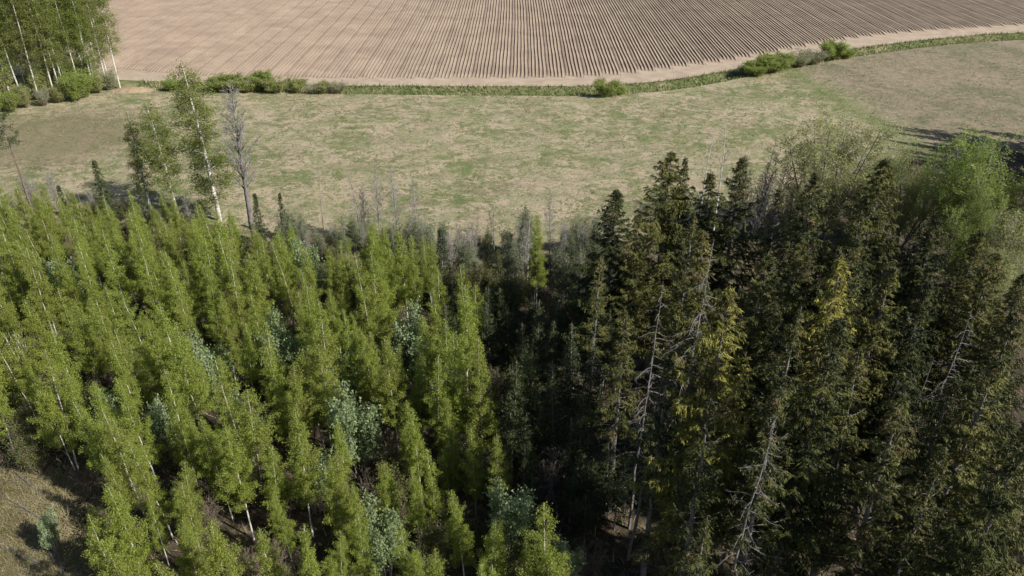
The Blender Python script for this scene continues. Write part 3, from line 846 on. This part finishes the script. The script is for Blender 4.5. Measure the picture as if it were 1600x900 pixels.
for tp, bp, v, wsc, lb in [
    ((292, 95), (345, 345), 0, 1.45, 'tallest leafy birch standing alone at the meadow edge'),
    ((255, 150), (283, 355), 1, 1.4, 'medium birch left of the tallest one, its stem bent'),
    ((208, 165), (240, 345), 2, 1.3, 'thin half-leafed birch, outermost of the three at the meadow edge'),
]:
    x, y, H = between(tp, bp)
    plant('birch_tree', MB[v], x, y, (H / 21 * wsc, H / 21), label=lb, cat='birch', group='birches at the meadow edge')
    placed.append((x, y, 1.5))

def bare(seed, H, r, R0, start, nl=34, mats=(M_GREY, M_GREYTWIG), stems=1, spread=0, nsub=4, tw=2.0, nleaf=0, leafS=.13, leafm=None, el=.9, twr=.012):
    return deciduous(seed, H, r, nl, start, lambda t: R0 * np.interp(t, [0, start, start + .25, 1], [.4, .7, 1, .25]), lambda t: el, .12, nsub, .8, nleaf, leafS,
                     [mats[0], mats[1], leafm or M_SHRUB], ntwig=tw, stems=stems, stem_spread=spread, lean=.03, limb_r=.4, twig_r=twr, leaf_sd=.15)
YBE = [deciduous(260 + i, 8, .06, 40, .15, bprof(1.3 + .3 * i), lambda t: .9, .1, 6, .6, 7000 - 2500 * i, .12, [M_GREY, M_GREYTWIG, M_SAGE], ntwig=3.0, stems=3, stem_spread=.8, lean=.03, leaf_sd=.15, twig_r=.011) for i in range(2)]
BT = [bare(500, 16, .3, 2.8, .35, 54, mats=(M_SPRBARK, M_GREYTWIG), twr=.018, nsub=8), bare(501, 10, .07, 1.3, .25, 44, nsub=7, tw=3.0), bare(502, 9, .06, 1.2, .15, 30, stems=3, spread=1.1, nsub=7, tw=3.0), bare(503, 9, .08, 1.2, .35, 18, nleaf=350, stems=2, spread=.6),
      bare(504, 11, .09, 1.2, .4, 22, (M_BIRCH, M_GREYTWIG), twr=.011), bare(505, 10, .05, .25, .3, 10, nsub=3, tw=.5), bare(506, 8, .05, 1.1, .15, 16, (M_DEAD, M_DEAD), stems=8, spread=1.9, twr=.014, nsub=6, tw=3)]

x, y, H = between((362, 140), (397, 375))
plant('bare_tree', BT[0], x, y, (H / 16 * .95, H / 16), label='tall grey leafless tree with dark stem, right of the tallest birch', cat='tree'); placed.append((x, y, 1.5))

for tp, bp, v, lb in [
    ((500, 250), (505, 358), 5, 'tallest of the thin bare poles rising over the meadow'),
    ((472, 285), (478, 358), 5, 'thin bare pole left of the tallest pole'),
    ((455, 288), (462, 360), 5, 'thin bare pole, outermost of the three'),
    ((120, 262), (128, 322), 5, 'short bare pole by the straw patch'),
    ((428, 345), (432, 372), 5, 'dead bare sapling in front of the small spruce pair'),
    ((563, 268), (570, 385), 2, 'grey many-stemmed alder, first of the leafless clump'),
    ((590, 255), (596, 388), 1, 'grey leafless alder in the middle of the clump'),
    ((620, 262), (624, 392), 1, 'grey leafless alder with dark stem beside the clump'),
    ((652, 280), (652, 392), 1, 'dark-stemmed leafless alder, last of the clump'),
    ((742, 330), (742, 400), 2, 'low grey leafless alder over the brown brush'),
    ((702, 325), (700, 396), 5, 'thin pole between the two alder clumps'),
    ((778, 315), (775, 402), 3, 'budding grey sapling with crooked stem'),
    ((812, 325), (808, 410), 3, 'budding sapling next to the crooked one'),
    ((865, 300), (858, 420), 1, 'tall grey sapling behind the bright green birch'),
    ((830, 335), (824, 440), 4, 'pale-stemmed leafless birch left of the bright green one'),
    ((905, 325), (895, 425), 3, 'thin green-grey sapling before the first spruce'),
    ((885, 350), (876, 430), 2, 'grey brush clump between sapling and spruce'),
    ((1102, 205), (1085, 390), 4, 'white leafless birch, slender, behind the narrow spruce'),
    ((1130, 200), (1112, 385), 4, 'white leafless birch, forked, beside the slender one'),
    ((1190, 222), (1170, 370), 6, 'grey leafless willow thicket left of the big pale willow'),
    ((1225, 240), (1200, 370), 6, 'grey leafless willow thicket touching the big pale willow'),
    ((1165, 250), (1148, 372), 6, 'low pale leafless thicket behind the brown-topped spruce'),
    ((60, 255), (90, 330), 2, 'grey brush clump beside the leaning pine'),
    ((100, 285), (118, 345), 1, 'thin grey sapling at the straw patch'),
    ((30, 262), (60, 335), 6, 'pale brush behind the leaning pine'),
    ((140, 290), (150, 335), 2, 'grey brush by the pointed small spruce'),
    ((315, 300), (322, 352), 2, 'grey brush between the tall birch stems'),
    ((285, 305), (300, 360), 1, 'grey sapling under the medium birch'),
    ((725, 350), (724, 408), 6, 'low pale brush in front of the meadow'),
    ((680, 352), (680, 400), 2, 'grey brush right of the alder clump'),
    ((930, 330), (915, 430), 2, 'grey brush hugging the first spruce'),
]:
    x, y, H = between(tp, bp)
    h0 = [16, 10, 9, 9, 11, 10, 8][v]
    plant('leafless_tree', BT[v], x, y, (H / h0 * .95, H / h0), label=lb, cat='tree', group='leafless trees at the meadow edge')
    placed.append((x, y, 1))

re = random.Random(9)
ne = 0
for i in range(400):
    px = re.uniform(430, 960); py = 388 + re.uniform(-4, 70) + (12 if px > 700 else -6)
    if px < 620 and py > 410: continue
    if 828 < px < 872: continue
    x, y = at(px, py)
    if not free(x, y, .9): continue
    H = re.uniform(3.0, 7.5) * (1 if py > 400 else .75); v = re.choice([1, 2, 3, 7, 7, 7])
    if v == 7: plant('green_sapling', YBE[ne % 2], x, y, (H / 8 * 1.1, H / 8), label=tip_label('grey-green edge sapling', x, y, H), cat='sapling', group='saplings at the meadow edge')
    else: plant('leafless_tree', BT[v], x, y, H / 9, label=tip_label('grey leafless edge sapling', x, y, H), cat='tree', group='leafless trees at the meadow edge')
    placed.append((x, y, 1)); ne += 1
    if ne > 90: break
nd = 0  # extra dark saplings, added to cover a sunlit bare spot
for i in range(600):
    px = re.uniform(690, 965); py = re.uniform(440, 600)
    if 810 < px < 880 and py < 560: continue
    x, y = at(px, py)
    if not free(x, y, 1.5): continue
    H = re.uniform(4.5, 8.5)
    plant('shade_dark_sapling', YBD[i % 2], x, y, (H / 12 * 1.2, H / 12), label=tip_label('shaded thin sapling', x, y, H), cat='sapling', group='dull saplings in the dark gap')
    placed.append((x, y, 1)); nd += 1
    if nd > 45: break
k = 34000
X = rng.uniform(-75, 75, k); Y = forest_edge(X) + rng.uniform(-12, 2.5, k)
scatter_blades('edge_undergrowth', X, Y, terr(X, Y) - .08, rng.uniform(.3, 1.2, k), rng.uniform(.03, .09, k), .8,
               [M_STRAW, M_TWIG, M_GRASS], rng.choice([0, 1, 2], k, p=[.5, .2, .3]), 'tangled dead grass and sprouts where wood meets meadow', 'undergrowth')

# bright green thin birch and company in the shaded corner
x, y, H = between((852, 335), (838, 480))
plant('young_birch', YB[0], x, y, (H / 12 * .85, H / 12), label='single bright green thin birch at the shaded end of the meadow', cat='birch')
for tp, bp, sc, lb in [((842, 372), (835, 480), .6, 'thin dull sapling close beside the single bright birch'), ((800, 400), (795, 520), .8, 'shaded green sapling at the corner of the dark gap'),
                       ((985, 380), (965, 470), .8, 'shaded green sapling under the bushy first spruce'), ((905, 372), (895, 480), .9, 'dull green sapling in front of the first spruce'),
                       ((765, 350), (765, 455), .7, 'olive sapling behind the small dark spruces')]:
    x, y, H = between(tp, bp)
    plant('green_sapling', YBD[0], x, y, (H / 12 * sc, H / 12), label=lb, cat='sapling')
# shaded young trees in the dark wedge
for i, (px, py, H) in enumerate([(740, 505, 11), (775, 480, 12), (760, 590, 9), (800, 560, 12), (830, 520, 12), (870, 560, 11), (820, 640, 8), (730, 560, 8), (860, 620, 9), (900, 500, 12), (790, 690, 8), (910, 600, 10), (720, 440, 10), (760, 450, 9), (800, 455, 9), (840, 470, 10), (880, 450, 10), (910, 440, 11), (745, 470, 8), (820, 500, 9), (865, 500, 9), (780, 530, 10), (845, 600, 9), (780, 620, 9), (740, 620, 9), (830, 720, 7), (770, 660, 8), (700, 470, 10), (930, 520, 12), (950, 480, 11), (700, 520, 9), (890, 680, 8)]):
    x, y = at(px, py, H)
    if not free(x, y, 1.0): continue
    plant('shade_dark_sapling', YBD[i % 2], x, y, (H / 12 * .9, H / 12), label=tip_label('dull sapling in the dark gap', x, y, H), cat='sapling', group='dull saplings in the dark gap')
    placed.append((x, y, 1))

for i, (px, py, H) in enumerate([(905, 800, 6), (925, 812, 6), (945, 800, 7), (890, 815, 5), (930, 835, 5), (960, 825, 6), (912, 850, 5), (950, 780, 7), (975, 800, 6), (880, 780, 5)]):  # saplings added to darken a sunlit patch of ground
    x, y = at(px, py)
    plant('shade_dark_sapling', YBD[i % 2], x, y, (H / 12 * 1.5, H / 12), label=tip_label('low added sapling darkening the ground', x, y, H), cat='sapling', group='dull saplings in the dark gap')

# leaning pine at the picture edge
PN = deciduous(520, 16, .2, 16, .72, lambda t: 1.7, lambda t: .35, .3, 5, .6, 2200, .22, [M_PINE, M_GREY, M_GREEN], ntwig=1, leaf_sd=.16, aspect=.35)
x, y, H = between((5, 188), (58, 352))
plant('pine_tree', PN, x, y, H / 16, label='slim pine with reddish bare stem at the picture edge', cat='pine')

# small spruces
SS = [spruce(150 + i, 8, 1.5 - .1 * i, .05, 1.3, .05, 1.5, [M_SPRBARK, M_GREY, M_GREEN, M_SPRUCE], .3, .17, .04, .08) for i in range(3)]
for tp, bp, v, lb in [
    ((165, 252), (180, 365), 0, 'pointed dark spruce in front of the straw patch'),
    ((228, 285), (240, 375), 1, 'brownish-topped spruce below the medium birch'),
    ((406, 300), (412, 385), 2, 'small narrow spruce right of the grey leafless tree'),
    ((443, 300), (447, 372), 1, 'small light spruce beside the bare poles'),
    ((688, 358), (695, 470), 0, 'dark bluish spruce at the corner of the shade'),
    ((642, 372), (650, 450), 2, 'small dark spruce between bright birches'),
    ((778, 390), (780, 470), 2, 'small black-green spruce in the shaded corner'),
    ((104, 292), (118, 380), 2, 'small spruce among the first birches'),
    ((838, 705), (832, 812), 1, 'grey-green small spruce at the edge of the black shade'),
    ((862, 790), (855, 880), 0, 'lit small spruce below the grey-green one'),
    ((785, 765), (785, 850), 1, 'small yellowish spruce among the last birches'),
    ((738, 410), (742, 470), 1, 'low spruce in front of the brown brush'),
]:
    x, y, H = between(tp, bp)
    plant('small_spruce', SS[v], x, y, (H / 8 * .95, H / 8), label=lb, cat='spruce', group='small spruces round the young stand')

# ------------------------------------------------------------------ airy aspens and willows behind the spruces, right
def airy(seed, H, R0, nleaf, mats, stems=4, spread=2.6):
    return deciduous(seed, H, .13, 28, .07, lambda t: R0 * np.interp(t, [0, .07, .5, 1], [.4, .75, .9, .45]), lambda t: .95, .18, 4.5, 1.0, nleaf, .12, mats,
                     ntwig=1.2, stems=stems, stem_spread=spread, lean=.03, leaf_sd=.16, limb_r=.4, twig_r=.009)
AR = [airy(600, 13, 4.2, 24000, [M_DEAD, M_GREYTWIG, M_OLIVE], 6, 4.0), airy(601, 14, 4.2, 28000, [M_DEAD, M_GREYTWIG, M_FRESH], 5, 3.2), airy(602, 12, 2.8, 12000, [M_DEAD, M_GREYTWIG, M_FRESH], 4, 2.2),
      airy(603, 10, 2.8, 8000, [M_DEAD, M_GREYTWIG, M_OLIVE], 4, 2.2)]
for tp, bp, v, w, lb in [
    ((1305, 158), (1280, 372), 0, 1.3, 'big pale willow with fan of grey branches behind the spruces'),
    ((1545, 185), (1500, 420), 1, 1.35, 'large green aspen with white branches, last before the picture edge'),
    ((1600, 200), (1560, 430), 1, .9, 'green aspen cut by the picture edge'),
    ((1480, 235), (1440, 400), 2, .9, 'olive aspen sloping down beside the large green one'),
    ((1440, 240), (1405, 385), 3, 1.0, 'low green aspen below the meadow shadow'),
    ((1425, 222), (1398, 375), 2, .8, 'thin-crowned aspen with white stem below the meadow shadow'),
    ((1395, 210), (1370, 365), 3, .9, 'small olive tree at the foot of the big pale willow'),
    ((1248, 268), (1232, 375), 3, .9, 'small green tree left of the big pale willow'),
    ((1520, 260), (1480, 450), 1, .8, 'green aspen in front of the large one'),
    ((1590, 300), (1550, 480), 3, 1.2, 'leafy aspen filling the picture edge above the dark spruces'),
    ((1565, 340), (1530, 500), 3, 1.0, 'low shaded aspen behind the almost black spruce'),
    ((1350, 250), (1330, 380), 3, 1.0, 'low green tree under the fan of grey branches'),
]:
    x, y, H = between(tp, bp)
    h0 = [13, 14, 12, 10][v]
    plant('aspen_tree' if 'aspen' in lb else 'willow_tree' if 'willow with' in lb else 'green_tree', AR[v], x, y, (H / h0 * w * .95, H / h0 * .86), label=lb, cat='tree', group='airy trees behind the spruces')

# ------------------------------------------------------------------ birch grove in the upper left
GB = [mb(410 + i, 22, 2.3 + .25 * i, .24, 8000, .15, nl=52, r0=.13, sag=.2) for i in range(4)]
grove = [(8, 172), (38, 160), (62, 160), (68, 150), (88, 156), (98, 154), (104, 152), (108, 148), (20, 163), (128, 146), (148, 143), (152, 141), (172, 136), (187, 133), (168, 138), (45, 150), (76, 148), (120, 140), (-15, 172), (135, 138), (-30, 168), (2, 158)]
ORD = 'first second third fourth fifth sixth seventh eighth ninth tenth eleventh twelfth thirteenth fourteenth fifteenth sixteenth seventeenth eighteenth nineteenth twentieth'.split()
for i, (px, py) in enumerate(sorted(grove, reverse=True)):
    x, y = at(px, py)
    H = rb.uniform(21, 25)
    plant('birch_tree', GB[i % 4], x, y, H / 22, tilt=(rb.gauss(0, .015), rb.gauss(0, .02)),
          label=(f'white-stemmed tall birch, {ORD[i]} counted from the ploughed field side' if i < 20 else tip_label('white-stemmed tall birch at the grove end', *at(px, py), 0)), cat='birch', group='white-stemmed birches of the far grove')
back = 0
for i in range(60):
    px = rb.uniform(-60, 165)
    x, y = at(px, 150 - px * .1); y += rb.uniform(5, 34); x -= rb.uniform(0, 10)
    if not free(x, y, 2.2): continue
    if px_of(x, y, 0)[0] > 150 or px_of(x, y, 20)[0] > 165: continue
    H = rb.uniform(19, 25); placed.append((x, y, 1))
    plant('birch_tree', GB[rb.randrange(4)], x, y, (H / 22 * 1.1, H / 22), label=tip_label('birch deep in the far grove', x, y, 12), cat='birch', group='birches deep in the far grove')
    back += 1
    if back > 26: break
def bush_mesh(seed, nleaf, m, H=3.0, R0=1.3, stems=10):
    return deciduous(seed, H, .025, 9, .08, lambda t: R0 * .7, lambda t: 1.1, .1, 7, .6, int(nleaf * 1.5), .12, [M_TWIG if m is not M_WILLOW else M_GREYTWIG, M_GREYTWIG, m], stems=stems, stem_spread=R0 * 1.1, leaf_sd=.15, ntwig=1.6, twig_r=.012)
BU = [bush_mesh(700, 8500, M_FRESH, stems=14), bush_mesh(701, 1500, M_OLIVE, stems=20), bush_mesh(702, 7500, M_OLIVE, stems=14), bush_mesh(703, 9000, M_FRESH, stems=14)]
for i, (px, py, s, v) in enumerate([(20, 175, 1.0, 0), (45, 168, 1.1, 2), (70, 165, .9, 1), (118, 158, 1.4, 3), (135, 152, 1.2, 0), (95, 160, .9, 2), (158, 145, 1.0, 2), (-5, 180, 1.1, 0), (60, 155, 1.6, 2), (140, 140, 1.6, 0), (20, 160, 1.8, 2), (100, 145, 1.8, 2), (175, 138, 1.1, 1)]):
    x, y = at(px, py)
    plant('shrub', BU[v], x, y, s, label=tip_label('green shrub below the far birches', x, y, 2), cat='shrub', group='shrubs under the far grove')

# ------------------------------------------------------------------ bushes along the ditch
for px, py, sx, sz, v, lb in [
    (272, 140, .8, .7, 0, 'green ditch bush hidden behind the tallest birch'),
    (345, 142, 1.0, .9, 0, 'leafy ditch bush right of the tallest birch'),
    (365, 142, 1.2, .95, 0, 'broad leafy ditch bush behind the grey leafless tree'),
    (390, 142, 1.1, .85, 2, 'ditch bush joining the broad leafy one'),
    (412, 141, .9, 1.15, 0, 'pointed tallest ditch bush of the row'),
    (435, 143, 1.1, .9, 2, 'dull ditch bush beside the pointed one'),
    (458, 144, 1.0, .8, 2, 'low ditch bush before the small gap'),
    (492, 145, .9, .6, 1, 'twiggy low ditch bush after the small gap'),
    (512, 145, .9, .65, 2, 'olive low ditch bush near the row end'),
    (528, 145, .8, .75, 1, 'twiggy last ditch bush of the row'),
    (948, 150, 1.0, 1.0, 3, 'solitary round yellow-green bush on the ditch edge'),
    (968, 148, .5, .5, 0, 'small low bush touching the solitary round one'),
    (1180, 118, 1.1, .95, 0, 'dark green end of the dense ditch bush'),
    (1205, 112, 1.4, 1.15, 0, 'dense bright green ditch bush at the bend'),
    (1220, 108, 1.1, 1.0, 0, 'dense green ditch bush beside the grey one'),
    (1246, 104, 1.2, 1.0, 1, 'grey leafless ditch bush between two green ones'),
    (1268, 100, 1.3, 1.05, 1, 'grey twiggy ditch bush, broader of the two'),
    (1298, 92, 1.3, 1.15, 3, 'yellow-green ditch bush, last of the bend'),
    (1318, 90, .9, .7, 0, 'low green bush at the end of the bend'),
]:
    x, y = at(px, py)
    o = plant('ditch_bush', BU[v], x, y, (sx * 1.5, sz * .9), label=lb, cat='bush', group='bushes along the ditch')
    o.location.z = -.25

# low mound of earth and dead grass at the corner of the grove
mx, my = at(208, 141)
g = Geo()
na, nr = 40, 9
ra = rng.normal(0, 1, (nr, na))
V = [[0, 0, .85]]
for i in range(1, nr + 1):
    for j in range(na):
        a = j / na * 2 * math.pi; q = i / nr
        V.append([math.cos(a) * 5.5 * q, math.sin(a) * 2.4 * q, .85 * math.cos(q * math.pi / 2) - .1 * q + .05 * ra[i - 1, j]])
F = [(0, 1 + j, 1 + (j + 1) % na) for j in range(na)]
for i in range(nr - 1):
    for j in range(na):
        a, b = 1 + i * na + j, 1 + i * na + (j + 1) % na
        F += [(a, a + na, b + na), (a, b + na, b)]
g.add(V, F)
M_MOUND = simple_ground('mound_earth', [(.3, (.22, .15, .10)), (.5, (.36, .27, .18)), (.7, (.46, .37, .25))], 1.2, .1)
o = link('earth_mound', g.mesh('earth_mound', [M_MOUND], True), None, None, 'low brown mound of earth and dead grass at the corner of the birch grove', 'mound')
o.location = (mx, my, float(terr(mx, my)) - .1)
print('TRIS', sum(len(m.polygons) for m in bpy.data.meshes))
